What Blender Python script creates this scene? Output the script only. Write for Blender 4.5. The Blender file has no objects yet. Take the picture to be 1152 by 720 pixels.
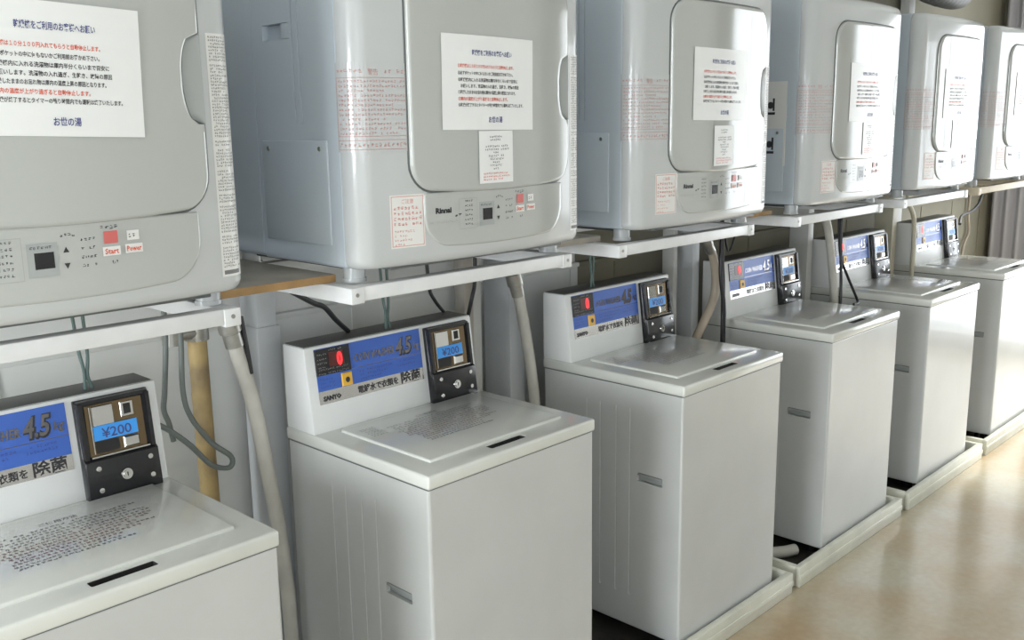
import bpy, bmesh, math, random
from mathutils import Vector, Matrix
PI = math.pi
C = bpy.context.scene.collection
sc = bpy.context.scene

# ------------------------------------------------------------------ camera
cam = bpy.data.cameras.new('camera'); cam.sensor_width = 36.0; cam.lens = 36.0*1094.54/1152
cam.clip_start = 0.02; cam.clip_end = 200
cob = bpy.data.objects.new('camera', cam); C.objects.link(cob)
yaw, pit, rol = 0.79957, 0.19991, -0.01512
fw = Vector((math.sin(yaw)*math.cos(pit), math.cos(yaw)*math.cos(pit), -math.sin(pit)))
rt = Vector((math.cos(yaw), -math.sin(yaw), 0)); up = rt.cross(fw)
r2 = math.cos(rol)*rt + math.sin(rol)*up; u2 = -math.sin(rol)*rt + math.cos(rol)*up
M = Matrix(((r2.x, u2.x, -fw.x), (r2.y, u2.y, -fw.y), (r2.z, u2.z, -fw.z))).to_4x4()
M.translation = Vector((-1.2096, -1.4172, 1.5567)); cob.matrix_world = M
sc.camera = cob
# ------------------------------------------------------------------ light and exposure
FLOOR = 0.045
END_X = 5.36; FRONT_Y = -2.9; LEFT_X = -4.4; BACK_Y = 0.72; CEIL = 2.62
def area(name, loc, rot, sx, sy, power, col):
    l = bpy.data.lights.new(name, 'AREA'); l.shape = 'RECTANGLE'; l.size = sx; l.size_y = sy; l.energy = power; l.color = col
    o = bpy.data.objects.new(name, l); C.objects.link(o); o.location = loc; o.rotation_euler = rot; return o
w = bpy.data.worlds.new('sky'); sc.world = w; w.use_nodes = True
w.node_tree.nodes['Background'].inputs[0].default_value = (0.85, 0.93, 1.0, 1); w.node_tree.nodes['Background'].inputs[1].default_value = 3.0
area('daylight_end_window', (END_X+0.25, -1.05, 1.32), (0, PI/2, 0), 2.3, 2.5, 72, (0.95, 0.985, 1.0))
area('daylight_front_window', (-2.2, FRONT_Y-0.2, 1.40), (PI/2, 0, 0), 1.6, 1.1, 22, (0.93, 0.98, 1.0))
area('added_left_window_fill', (LEFT_X-0.2, -0.5, 1.45), (0, -PI/2, 0), 1.9, 2.1, 215, (0.92, 0.97, 1.0))  # added fill from the left for the machine flanks and back wall
area('added_ceiling_fill', (0.6, -1.9, 2.55), (0, 0, 0), 5.0, 0.5, 2, (0.96, 1.0, 1.0))  # unseen fill lamp, added to brighten tops and fronts
sl = bpy.data.lights.new('sun', 'SUN'); sl.energy = 7.0; sl.angle = math.radians(7); sl.color = (1.0, 0.97, 0.88)
so = bpy.data.objects.new('sun', sl); C.objects.link(so); so.location = (9, -3, 6)
so.rotation_euler = Vector((-1.0, 0.35, -0.93)).to_track_quat('-Z', 'Y').to_euler()
sc.view_settings.view_transform = 'Standard'; sc.view_settings.look = 'None'
sc.view_settings.gamma = 1; sc.view_settings.use_curve_mapping = False; sc.view_settings.exposure = -0.12
sc.cycles.max_bounces = 8

# ------------------------------------------------------------------ materials
def mat(name, col, rough=0.5, metal=0.0, spec=0.5, noise=0.0, nscale=8.0, col2=None, bump=0.0, bscale=200, coat=0.0, emit=None, trans=0.0):
    m = bpy.data.materials.new(name); m.use_nodes = True
    nt = m.node_tree; b = nt.nodes['Principled BSDF']
    b.inputs['Base Color'].default_value = (*col, 1); b.inputs['Roughness'].default_value = rough
    b.inputs['Metallic'].default_value = metal; b.inputs['Specular IOR Level'].default_value = spec
    b.inputs['Coat Weight'].default_value = coat; b.inputs['Coat Roughness'].default_value = 0.05
    b.inputs['Transmission Weight'].default_value = trans
    if emit: b.inputs['Emission Color'].default_value = (*emit[0], 1); b.inputs['Emission Strength'].default_value = emit[1]
    tc = None
    if noise > 0 or bump > 0:
        tc = nt.nodes.new('ShaderNodeTexCoord')
    if noise > 0:
        n = nt.nodes.new('ShaderNodeTexNoise'); n.inputs['Scale'].default_value = nscale; n.inputs['Detail'].default_value = 6
        nt.links.new(tc.outputs['Object'], n.inputs['Vector'])
        r = nt.nodes.new('ShaderNodeValToRGB'); r.color_ramp.elements[0].position = 0.35; r.color_ramp.elements[1].position = 0.68
        c2 = col2 if col2 else tuple(c*(1-noise) for c in col)
        r.color_ramp.elements[0].color = (*col, 1); r.color_ramp.elements[1].color = (*c2, 1)
        nt.links.new(n.outputs['Fac'], r.inputs['Fac']); nt.links.new(r.outputs['Color'], b.inputs['Base Color'])
    if bump > 0:
        n2 = nt.nodes.new('ShaderNodeTexNoise'); n2.inputs['Scale'].default_value = bscale
        nt.links.new(tc.outputs['Object'], n2.inputs['Vector'])
        bp = nt.nodes.new('ShaderNodeBump'); bp.inputs['Strength'].default_value = bump; bp.inputs['Distance'].default_value = 0.002
        nt.links.new(n2.outputs['Fac'], bp.inputs['Height']); nt.links.new(bp.outputs['Normal'], b.inputs['Normal'])
    return m
ENAMEL = mat('white_enamel', (0.55, 0.56, 0.55), 0.30, noise=0.06, nscale=5, coat=0.25)
TOPWHITE = mat('white_top_plastic', (0.66, 0.67, 0.63), 0.16, noise=0.07, nscale=7, coat=0.4)
CONSOLE = mat('console_white', (0.76, 0.77, 0.765), 0.35, noise=0.04, nscale=9)
DRYSHELL = mat('dryer_shell_white', (0.52, 0.54, 0.55), 0.24, coat=0.35)
DRYDOOR = mat('dryer_door_grey', (0.44, 0.455, 0.44), 0.12, coat=0.5)
DRYSIDE = mat('dryer_side_steel', (0.52, 0.58, 0.64), 0.38)
SEAL = mat('dark_seal', (0.10, 0.11, 0.11), 0.5)
HANDLE = mat('handle_grey', (0.36, 0.38, 0.38), 0.22)
BLACK = mat('black_plastic', (0.012, 0.012, 0.014), 0.22)
DARK = mat('dark_void', (0.015, 0.015, 0.014), 0.7)
CHROME = mat('chrome', (0.58, 0.58, 0.57), 0.12, metal=1.0)
BRASS = mat('brassy_plate', (0.17, 0.12, 0.065), 0.22, metal=0.7)
FOIL = mat('mirror_foil_letters', (0.20, 0.195, 0.21), 0.12, metal=1.0)
STRIPINK = mat('ink_strip_grey', (0.16, 0.16, 0.16), 0.5)
FILMINK = mat('ink_film_red', (0.50, 0.25, 0.23), 0.5)
SILVER = mat('silver_strip', (0.55, 0.54, 0.52), 0.24, metal=0.9)
BLUE = mat('label_blue', (0.055, 0.140, 0.52), 0.32, spec=0.4)
LBLUE = mat('price_blue', (0.05, 0.33, 0.85), 0.35)
INK = mat('ink_black', (0.03, 0.03, 0.035), 0.5)
NAVY = mat('ink_navy', (0.05, 0.06, 0.22), 0.5)
WHITEINK = mat('ink_white', (0.80, 0.80, 0.84), 0.4)
GREYINK = mat('ink_grey', (0.33, 0.33, 0.32), 0.5)
REDINK = mat('ink_red', (0.70, 0.10, 0.05), 0.5)
PINKINK = mat('ink_faded_red', (0.66, 0.27, 0.25), 0.5)
BROWNINK = mat('ink_faded_brown', (0.20, 0.105, 0.095), 0.3, coat=0.3)
LIDINK = mat('ink_lid_grey', (0.13, 0.13, 0.13), 0.3, coat=0.3)
YELLOW = mat('button_yellow', (0.80, 0.45, 0.05), 0.4)
REDLED = mat('red_led', (0.5, 0.01, 0.01), 0.4, emit=((1.0, 0.03, 0.04), 1.6))
REDDIM = mat('dim_red_window', (0.10, 0.010, 0.008), 0.3)
REDBTN = mat('red_button', (0.62, 0.15, 0.14), 0.35)
PAPER = mat('laminated_paper', (0.80, 0.81, 0.81), 0.30, coat=0.12)
STICKER = mat('white_sticker', (0.74, 0.74, 0.72), 0.3)
PALEFILM = mat('pale_film', (0.62, 0.635, 0.63), 0.22)
FRAMEW = mat('painted_steel_white', (0.74, 0.75, 0.76), 0.35, noise=0.10, nscale=14)
POSTG = mat('grey_painted_post', (0.60, 0.62, 0.64), 0.45, noise=0.10, nscale=6)
POSTW = mat('pale_painted_post', (0.62, 0.62, 0.60), 0.45, noise=0.10, nscale=6)
POSTB = mat('beige_painted_post', (0.56, 0.53, 0.42), 0.45, noise=0.12, nscale=6)
WOODE = mat('raw_wood', (0.46, 0.28, 0.12), 0.6, noise=0.3, nscale=18)
WOODW = mat('weathered_board', (0.42, 0.39, 0.34), 0.65, noise=0.25, nscale=10)
WOODP = mat('pale_wood_bar', (0.62, 0.54, 0.40), 0.55, noise=0.15, nscale=12)
PIPEY = mat('yellowed_pipe', (0.52, 0.38, 0.17), 0.5, noise=0.35, nscale=16, col2=(0.30, 0.22, 0.12))
HOSEW = mat('white_hose', (0.60, 0.58, 0.53), 0.45, noise=0.15, nscale=15)
HOSEB = mat('browned_hose', (0.45, 0.38, 0.30), 0.5, noise=0.2, nscale=12)
FITTING = mat('dull_metal_fitting', (0.42, 0.41, 0.38), 0.38, metal=0.8, noise=0.2, nscale=40)
CABLEG = mat('grey_cable', (0.17, 0.19, 0.18), 0.5)
CABLEK = mat('black_cable', (0.015, 0.015, 0.017), 0.45)
CABLEN = mat('green_grey_cable', (0.09, 0.14, 0.13), 0.5)
TRAYM = mat('cream_tray_plastic', (0.66, 0.66, 0.57), 0.4, noise=0.15, nscale=7)
TRAYDARK = mat('shaded_grimy_tray_bottom', (0.05, 0.045, 0.04), 0.5, noise=0.5, nscale=20)  # dirt and the black shade inside the tray, both put into this colour
CURT = mat('grey_violet_curtain', (0.45, 0.44, 0.47), 0.8)

# floor: beige vinyl with tan stains
FLOORM = bpy.data.materials.new('beige_vinyl_floor'); FLOORM.use_nodes = True
nt = FLOORM.node_tree; b = nt.nodes['Principled BSDF']; b.inputs['Roughness'].default_value = 0.24; b.inputs['Coat Weight'].default_value = 0.25; b.inputs['Coat Roughness'].default_value = 0.12
tc = nt.nodes.new('ShaderNodeTexCoord')
n1 = nt.nodes.new('ShaderNodeTexNoise'); n1.inputs['Scale'].default_value = 2.6; n1.inputs['Detail'].default_value = 5
n2 = nt.nodes.new('ShaderNodeTexNoise'); n2.inputs['Scale'].default_value = 45; n2.inputs['Detail'].default_value = 4
r1 = nt.nodes.new('ShaderNodeValToRGB'); e = r1.color_ramp.elements
e[0].position = 0.36; e[0].color = (0.48, 0.44, 0.335, 1); e[1].position = 0.70; e[1].color = (0.43, 0.31, 0.18, 1)
r2_ = nt.nodes.new('ShaderNodeValToRGB'); e = r2_.color_ramp.elements
e[0].position = 0.3; e[0].color = (0.90, 0.89, 0.88, 1); e[1].position = 0.75; e[1].color = (1.0, 1.0, 1.0, 1)
mx = nt.nodes.new('ShaderNodeMix'); mx.data_type = 'RGBA'; mx.blend_type = 'MULTIPLY'; mx.inputs['Factor'].default_value = 1
nt.links.new(tc.outputs['Object'], n1.inputs['Vector']); nt.links.new(tc.outputs['Object'], n2.inputs['Vector'])
nt.links.new(n1.outputs['Fac'], r1.inputs['Fac']); nt.links.new(n2.outputs['Fac'], r2_.inputs['Fac'])
nt.links.new(r1.outputs['Color'], mx.inputs[6]); nt.links.new(r2_.outputs['Color'], mx.inputs[7]); nt.links.new(mx.outputs[2], b.inputs['Base Color'])
WALLG = mat('pale_grey_wall', (0.82, 0.82, 0.80), 0.7, noise=0.10, nscale=3, bump=0.15, bscale=60)
WALLO = mat('olive_beige_wall', (0.235, 0.22, 0.165), 0.75, noise=0.15, nscale=3, bump=0.15, bscale=60)
WAINS = mat('wainscot_panel', (0.82, 0.83, 0.81), 0.55, noise=0.08, nscale=4)
CEILM = mat('ceiling_white', (0.68, 0.68, 0.66), 0.8, noise=0.05, nscale=3)
ALU = mat('window_aluminium', (0.32, 0.32, 0.32), 0.4, metal=0.5)
GLASS = bpy.data.materials.new('window_glass'); GLASS.use_nodes = True
nt = GLASS.node_tree; nt.nodes.remove(nt.nodes['Principled BSDF'])
gl = nt.nodes.new('ShaderNodeBsdfTransparent'); gg = nt.nodes.new('ShaderNodeBsdfGlossy'); gg.inputs['Roughness'].default_value = 0.02
fm = nt.nodes.new('ShaderNodeMixShader'); fm.inputs[0].default_value = 0.06
nt.links.new(gl.outputs[0], fm.inputs[1]); nt.links.new(gg.outputs[0], fm.inputs[2]); nt.links.new(fm.outputs[0], nt.nodes['Material Output'].inputs[0])

# ------------------------------------------------------------------ mesh helpers
def link_mesh(name, me, parent=None, mats=()):
    o = bpy.data.objects.new(name, me); C.objects.link(o)
    for m in mats: me.materials.append(m)
    if parent: o.parent = parent
    return o
def smooth(me, ang=38):
    for p in me.polygons: p.use_smooth = True
    me.set_sharp_from_angle(angle=math.radians(ang))
class MB:
    def __init__(s): s.v = []; s.f = []; s.m = []
    def add(s, vs, fs, mi=0):
        o = len(s.v); s.v += [tuple(v) for v in vs]
        s.f += [tuple(i+o for i in f) for f in fs]; s.m += [mi]*len(fs)
    def box(s, x0, x1, y0, y1, z0, z1, bev=0.0, mi=0, seg=2):
        bm = bmesh.new(); bmesh.ops.create_cube(bm, size=1)
        for v in bm.verts: v.co = Vector(((x0+x1)/2+v.co.x*(x1-x0), (y0+y1)/2+v.co.y*(y1-y0), (z0+z1)/2+v.co.z*(z1-z0)))
        if bev > 0: bmesh.ops.bevel(bm, geom=bm.edges[:], offset=bev, segments=seg, profile=0.5, affect='EDGES')
        s.frombm(bm, mi)
        return s
    def frombm(s, bm, mi=0):
        bm.verts.index_update()
        s.add([v.co[:] for v in bm.verts], [[v.index for v in f.verts] for f in bm.faces], mi); bm.free()
    def prism(s, prof, x0, x1, bev=0.0, mi=0, axis='x'):
        # prof: closed (a, b) list, extruded along an axis
        bm = bmesh.new()
        def P(a, b, t): return (t, a, b) if axis == 'x' else ((a, t, b) if axis == 'y' else (a, b, t))
        A = [bm.verts.new(P(a, b, x0)) for a, b in prof]; B = [bm.verts.new(P(a, b, x1)) for a, b in prof]
        n = len(prof); bm.faces.new(A); bm.faces.new(B[::-1])
        for i in range(n): bm.faces.new((A[i], B[i], B[(i+1) % n], A[(i+1) % n]))
        bmesh.ops.recalc_face_normals(bm, faces=bm.faces[:])
        if bev > 0: bmesh.ops.bevel(bm, geom=bm.edges[:], offset=bev, segments=2, profile=0.5, affect='EDGES')
        s.frombm(bm, mi); return s
    def cyl(s, c, r, h, axis='z', n=20, mi=0, r2=None, dome=0.0):
        c = Vector(c); r2 = r if r2 is None else r2
        A = {'x': (Vector((0, 1, 0)), Vector((0, 0, 1)), Vector((1, 0, 0))), 'y': (Vector((0, 0, 1)), Vector((1, 0, 0)), Vector((0, 1, 0))), 'z': (Vector((1, 0, 0)), Vector((0, 1, 0)), Vector((0, 0, 1)))}
        if isinstance(axis, str): a, b_, d = A[axis]
        else:
            d = Vector(axis).normalized(); a = d.orthogonal().normalized(); b_ = d.cross(a)
        vs = []
        for k in range(n):
            t = 2*PI*k/n; e = math.cos(t)*a + math.sin(t)*b_; vs.append(c+e*r)
        for k in range(n):
            t = 2*PI*k/n; e = math.cos(t)*a + math.sin(t)*b_; vs.append(c+e*r2+d*h)
        vs += [c, c+d*(h+dome)]
        fs = [(k, (k+1) % n, n+(k+1) % n, n+k) for k in range(n)] + [((k+1) % n, k, 2*n) for k in range(n)] + [(n+k, n+(k+1) % n, 2*n+1) for k in range(n)]
        s.add(vs, fs, mi); return s
    def tube(s, pts, r, n=10, mi=0, sub=8, cap=True):
        P = [Vector(p) for p in pts]; out = []
        ext = [2*P[0]-P[1]]+P+[2*P[-1]-P[-2]]
        for i in range(1, len(ext)-2):
            p0, p1, p2, p3 = ext[i-1:i+3]
            for k in range(sub):
                t = k/sub
                out.append(0.5*((2*p1)+(p2-p0)*t+(2*p0-5*p1+4*p2-p3)*t*t+(3*p1-p0-3*p2+p3)*t**3))
        out.append(P[-1]); vs = []; nrm = None
        for i, p in enumerate(out):
            d = (out[min(i+1, len(out)-1)]-out[max(i-1, 0)]).normalized()
            nrm = d.orthogonal().normalized() if nrm is None else (nrm-d*nrm.dot(d)).normalized()
            b_ = d.cross(nrm); rr = r(i/(len(out)-1)) if callable(r) else r
            vs += [p+(math.cos(2*PI*k/n)*nrm+math.sin(2*PI*k/n)*b_)*rr for k in range(n)]
        fs = []
        for i in range(len(out)-1):
            for k in range(n): fs.append((i*n+k, i*n+(k+1) % n, (i+1)*n+(k+1) % n, (i+1)*n+k))
        if cap: fs += [tuple(range(n))[::-1], tuple(range((len(out)-1)*n, len(out)*n))]
        s.add(vs, fs, mi); return s
    def build(s, name, mats, parent=None, ang=38, sm=True):
        me = bpy.data.meshes.new(name); me.from_pydata(s.v, [], s.f); me.update()
        for p, mi in zip(me.polygons, s.m): p.material_index = mi
        if sm: smooth(me, ang)
        return link_mesh(name, me, parent, mats if isinstance(mats, (list, tuple)) else [mats])
def tag(o, label=None, cat=None, group=None, kind=None):
    if label: o['label'] = label
    if cat: o['category'] = cat
    if group: o['group'] = group
    if kind: o['kind'] = kind
    return o
def empty(name, loc=(0, 0, 0), rotz=0.0):
    o = bpy.data.objects.new(name, None); C.objects.link(o); o.location = loc; o.rotation_euler = (0, 0, rotz); o.empty_display_size = 0.1; return o
def copy_tree(o, parent=None):
    c = o.copy(); C.objects.link(c)
    if parent: c.parent = parent
    for ch in list(o.children): copy_tree(ch, c)
    return c
def cut(o, cutters, flat=False):
    # boolean difference with box cutters (x0,x1,y0,y1,z0,z1,bevel), applied
    for k in cutters:
        c = MB().box(*k[:6], bev=k[6]).build('cutter', o.data.materials[0], o.parent, sm=False)
        m = o.modifiers.new('cut', 'BOOLEAN'); m.object = c; m.operation = 'DIFFERENCE'; m.solver = 'EXACT'
        bpy.context.view_layer.update()
        dg = bpy.context.evaluated_depsgraph_get(); me = bpy.data.meshes.new_from_object(o.evaluated_get(dg))
        o.modifiers.clear(); o.data = me; bpy.data.objects.remove(c)
    if flat:
        for p in o.data.polygons: p.use_smooth = False
    else: smooth(o.data)
# ---- lettering: outlines of the built-in font, and small brush-stroke glyph rows where the print is too small to read
_tc = {}
def text2d(body, size, bold=0.0, res=1, shear=0.0, wide=1.0):
    key = (body, size, bold, res, shear)
    if key not in _tc:
        c = bpy.data.curves.new('t', 'FONT'); c.body = body; c.size = size; c.resolution_u = res; c.offset = bold*size; c.shear = shear
        o = bpy.data.objects.new('t', c); C.objects.link(o); bpy.context.view_layer.update()
        dg = bpy.context.evaluated_depsgraph_get(); me = bpy.data.meshes.new_from_object(o.evaluated_get(dg))
        _tc[key] = ([(v.co.x, v.co.y) for v in me.vertices], [tuple(p.vertices) for p in me.polygons])
        bpy.data.objects.remove(o); bpy.data.curves.remove(c); bpy.data.meshes.remove(me)
    V, F = _tc[key]
    return [(x*wide, y) for x, y in V], F
def width(V): return (max(v[0] for v in V)-min(v[0] for v in V)) if V else 0
def put_text(mb, body, size, fn, x, y, mi, align='l', fit=None, **kw):
    V, F = text2d(body, size, **kw)
    if not V: return
    w_ = width(V); k = (fit/w_) if fit else 1.0; x0 = min(v[0] for v in V)
    dx = {'l': 0, 'c': -w_*k/2, 'r': -w_*k}[align]
    mb.add([fn(x+dx+(a-x0)*k, y+b_) for a, b_ in V], F, mi)
def put_glyphs(mb, fn, x0, x1, y, h, mi, rnd, gap=0.15, density=4):
    # one row of tiny stroke-built characters
    x = x0
    while x+h*0.8 < x1:
        if rnd.random() > 0.06:
            for _ in range(density):
                if rnd.random() < 0.6:
                    a = x+rnd.random()*h*0.3; b_ = a+h*(0.3+0.4*rnd.random()); yy = y+rnd.random()*h*0.85; t = h*0.13
                    q = [(a, yy), (b_, yy), (b_, yy+t), (a, yy+t)]
                else:
                    a = x+rnd.random()*h*0.75; t = h*0.13; yy = y+rnd.random()*h*0.35; y1 = yy+h*(0.35+0.3*rnd.random())
                    q = [(a, yy), (a+t, yy), (a+t, y1), (a, y1)]
                mb.add([fn(*p) for p in q], [(0, 1, 2, 3)], mi)
        x += h*(1+gap)
def quad(mb, fn, x0, x1, y0, y1, mi, nx=1, ny=1):
    vs = [fn(x0+(x1-x0)*i/nx, y0+(y1-y0)*j/ny) for j in range(ny+1) for i in range(nx+1)]
    mb.add(vs, [(j*(nx+1)+i, j*(nx+1)+i+1, (j+1)*(nx+1)+i+1, (j+1)*(nx+1)+i) for j in range(ny) for i in range(nx)], mi)
def frame(mb, fn, x0, x1, y0, y1, t, mi, nx=1):
    quad(mb, fn, x0, x1, y0, y0+t, mi, nx); quad(mb, fn, x0, x1, y1-t, y1, mi, nx); quad(mb, fn, x0, x0+t, y0, y1, mi); quad(mb, fn, x1-t, x1, y0, y1, mi)

# ------------------------------------------------------------------ the setting
def struct(name, mb, m, parent=None):
    o = mb.build(name, m, parent)
    if not parent: o['kind'] = 'structure'
    return o
T = 0.12
struct('floor', MB().box(LEFT_X-T, END_X+T, FRONT_Y-T, BACK_Y+T, FLOOR-0.1, FLOOR), FLOORM)
struct('ceiling', MB().box(LEFT_X-T, END_X+T, FRONT_Y-T, BACK_Y+T, CEIL, CEIL+0.1), CEILM)
struct('wall_back', MB().box(LEFT_X-T, 1.30, BACK_Y, BACK_Y+T, FLOOR, CEIL, mi=0).box(1.30, END_X+T, BACK_Y, BACK_Y+T, FLOOR, CEIL, mi=1), [WALLG, WALLO])
def wall_holes(name, axis, pos0, pos1, a0, a1, holes, m):
    mb = MB(); z0, z1 = FLOOR, CEIL
    def bx(u0, u1, v0, v1):
        if axis == 'x': mb.box(pos0, pos1, u0, u1, v0, v1)
        else: mb.box(u0, u1, pos0, pos1, v0, v1)
    cur = a0
    for (h0, h1, hz0, hz1) in holes:
        bx(cur, h0, z0, z1); bx(h0, h1, z0, hz0); bx(h0, h1, hz1, z1); cur = h1
    bx(cur, a1, z0, z1)
    return struct(name, mb, m)
wall_holes('wall_right', 'x', END_X, END_X+T, FRONT_Y, BACK_Y, [(-2.32, 0.22, 0.10, 2.40)], WALLO)
wall_holes('wall_front', 'y', FRONT_Y-T, FRONT_Y, LEFT_X-T, END_X+T, [(-3.0, -1.4, 0.85, 1.95)], WALLG)
wall_holes('wall_left', 'x', LEFT_X-T, LEFT_X, FRONT_Y, BACK_Y, [(-1.6, 0.6, 0.45, 2.40)], WALLG)
def window(name, axis, pos, a0, a1, z0, z1, cols, rows):
    mb = MB(); t = 0.03
    def bx(u0, u1, v0, v1, d0=-0.03, d1=0.03):
        if axis == 'x': mb.box(pos+d0, pos+d1, u0, u1, v0, v1, 0.003)
        else: mb.box(u0, u1, pos+d0, pos+d1, v0, v1, 0.003)
    bx(a0, a1, z0, z0+t*1.5); bx(a0, a1, z1-t, z1); bx(a0, a0+t, z0, z1); bx(a1-t, a1, z0, z1)
    for i in range(1, cols): a = a0+(a1-a0)*i/cols; bx(a-t/2, a+t/2, z0, z1, -0.02, 0.02)
    for j in range(1, rows): z = z0+(z1-z0)*j/rows; bx(a0, a1, z-t/2, z+t/2, -0.02, 0.02)
    f = mb.build(name, ALU); f['kind'] = 'structure'
    g = MB()
    if axis == 'x': g.box(pos-0.003, pos+0.003, a0+t/2, a1-t/2, z0+t/2, z1-t/2)
    else: g.box(a0+t/2, a1-t/2, pos-0.003, pos+0.003, z0+t/2, z1-t/2)
    g.build('pane', GLASS, f)
window('window_1', 'x', END_X+0.06, -2.32, 0.22, 0.10, 2.40, 3, 1)
window('window_2', 'y', FRONT_Y-0.06, -3.0, -1.4, 0.85, 1.95, 2, 1)
window('added_window_3', 'x', LEFT_X-0.06, -1.6, 0.6, 0.45, 2.40, 2, 1)  # unseen window, added and sized to let in the left fill
# panelled dado along the back wall with a ledge
for nm, xa, xb, mm in (('1', LEFT_X, 1.30, WAINS), ('2', 1.30, END_X, WALLO)):
    d = MB().box(xa, xb, BACK_Y-0.012, BACK_Y, FLOOR, 1.075).box(xa, xb, BACK_Y-0.022, BACK_Y, 1.075, 1.09, 0.003)
    i = 0
    while xa+0.2+i*0.455 < xb: d.box(xa+0.2+i*0.455, xa+0.208+i*0.455, BACK_Y-0.015, BACK_Y-0.011, FLOOR, 1.07); i += 1
    struct('trim_'+nm, d, mm)

# ------------------------------------------------------------------ coin washer
WW, WD, WH = 0.53, 0.512, 0.86           # width, depth, height of the lid above the datum
def console_fn(off):
    # (x, t) on the sloped console face; t = 0 at the lid, 1 at the top
    n = Vector((0, -0.2, 0.025)).normalized()*off
    L = 1.0
    return lambda x, t: (x+n.x-WW/2, 0.40+0.025*t+n.y, WH+0.2*t+n.z)
def make_washer():
    root = empty('coin_washer', (WW/2, 0, 0.062))
    X = WW/2; oz = -0.062
    def B(mb, name, m, p=root, **k):
        mb.v = [(x, y, z+oz) for x, y, z in mb.v]; return mb.build(name, m, p, **k)
    # sheet steel body with pressed ribs on both flanks
    mb = MB(); mb.box(-X+0.003, X-0.003, 0.005, WD-0.004, 0.10, 0.831, 0.006)
    cab = B(mb, 'cabinet', ENAMEL)
    cut(cab, [(-X-0.02, -X+0.018, 0.069, 0.156, 0.556+oz, 0.582+oz, 0.003), (X-0.018, X+0.02, 0.069, 0.156, 0.556+oz, 0.582+oz, 0.003)]
        + [(sx*X-0.0048, sx*X+0.0048, y-0.003, y+0.003, 0.20+oz, 0.765+oz, 0.0012) for sx in (-1, 1) for y in (0.180, 0.230, 0.288, 0.338)], True)
    for sx in (-1, 1):
        x0 = sx*(X-0.014)
        mb = MB().box(min(x0, x0+sx*0.002), max(x0, x0+sx*0.002), 0.071, 0.154, 0.558, 0.580, 0.0005)
        mb.box(min(x0, x0+sx*0.0118), max(x0, x0+sx*0.0118), 0.071, 0.154, 0.574, 0.5795, 0.0008)
        B(mb, 'side_grip', HANDLE, cab)
    # top cover with rounded rim
    mb = MB().box(-X, X, 0.0, WD, 0.8295, WH, 0.006, seg=3)
    top = B(mb, 'top_cover', TOPWHITE)
    cut(top, [(-0.054, 0.057, 0.030, 0.052, WH-0.016+oz, WH+0.02+oz, 0.004)])
    mb = MB().box(-0.0535, 0.0565, 0.0305, 0.0515, WH-0.0158, WH-0.0140)
    for q in ((-0.0535, 0.0565, 0.0302, 0.0310), (-0.0535, 0.0565, 0.0508, 0.0518), (-0.0538, -0.0528, 0.0305, 0.0515), (0.0558, 0.0568, 0.0305, 0.0515)): mb.box(*q, WH-0.0158, WH-0.0012)
    B(mb, 'handle_slot', DARK)
    mb = MB().box(-X+0.0027, X-0.0027, 0.0047, WD-0.004, 0.8278, 0.8303); B(mb, 'cover_gap', SEAL)
    # the hinged lid: a shallow raised panel, rim highlighted by its bevel
    bm = MB().box(-0.205, 0.215, 0.063, 0.376, WH-0.004, WH+0.006, 0.004, seg=3)
    lid = B(bm, 'lid', TOPWHITE)
    mb = MB(); rnd = random.Random(4)
    fn = lambda x, y: (x, y, WH+0.0065)
    put_text(mb, 'ご使用方法', 0.014, fn, 0.01, 0.318, 0, 'c', bold=0.02)
    for k in range(13):
        y = 0.300-k*0.0118
        put_glyphs(mb, fn, -0.13+0.02*rnd.random(), 0.155-0.05*rnd.random()-(0.05 if k > 9 else 0), y, 0.0080+0.0015*rnd.random(), 1 if 4 < k < 11 else 0, rnd, 0.02, 6)
    for k in range(6):
        put_glyphs(mb, fn, -0.185, -0.14, 0.33-k*0.011, 0.008, 2, rnd, 0.1, 5)
    B(mb, 'lid_print', [LIDINK, BROWNINK, LIDINK], lid, sm=False)
    # console
    prof = [(0.40, WH-0.002), (0.425, WH+0.2), (0.512, WH+0.2), (0.512, WH-0.002)]
    con = B(MB().prism(prof, -X+0.004, X-0.004, bev=0.004), 'console', CONSOLE)
    B(MB().box(-X+0.009, X-0.009, 0.431, 0.508, WH+0.1995, WH+0.2018, 0.001), 'console_top', mat('shade_darkened_grey_top', (0.12, 0.12, 0.115), 0.40, noise=0.2, nscale=12), con)  # thin added strip; shade under the dryers is put into its grey
    f1, f2, f3 = console_fn(0.0012), console_fn(0.0017), console_fn(0.0022)
    mb = MB()
    quad(mb, f1, 0.029, 0.345, 0.472, 0.965, 0); quad(mb, f1, 0.029, 0.345, 0.322, 0.472, 1)
    quad(mb, f2, 0.132, 0.345, 0.655, 0.662, 5)
    ff = lambda x, y: f3(x, y/0.2015)
    put_text(mb, 'COIN WASHER', 0.0245, ff, 0.136, 0.148, 5, fit=0.124, bold=0.035, shear=0.2)
    fg = console_fn(0.0020); put_text(mb, '4.5', 0.056, lambda x, y: fg(x+0.0015, y/0.2015-0.008), 0.263, 0.142, 3, fit=0.054, bold=0.06, res=3, shear=0.25)
    put_text(mb, '4.5', 0.054, ff, 0.264, 0.142, 5, fit=0.051, bold=0.02, res=3, shear=0.25)
    put_text(mb, 'kg', 0.024, ff, 0.319, 0.147, 5, fit=0.021, bold=0.02, res=2, shear=0.2)
    rnd = random.Random(7)
    for k in range(3): put_glyphs(mb, ff, 0.150, 0.255-0.02*k, 0.120-k*0.0095, 0.0065, 4, rnd, 0.1)
    for k in range(2): put_glyphs(mb, ff, 0.265, 0.325, 0.121-k*0.0095, 0.0058, 4, rnd, 0.1)
    for k in range(3): put_glyphs(mb, ff, 0.036, 0.082, 0.119-k*0.0085, 0.0055, 4, rnd, 0.1)
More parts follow.
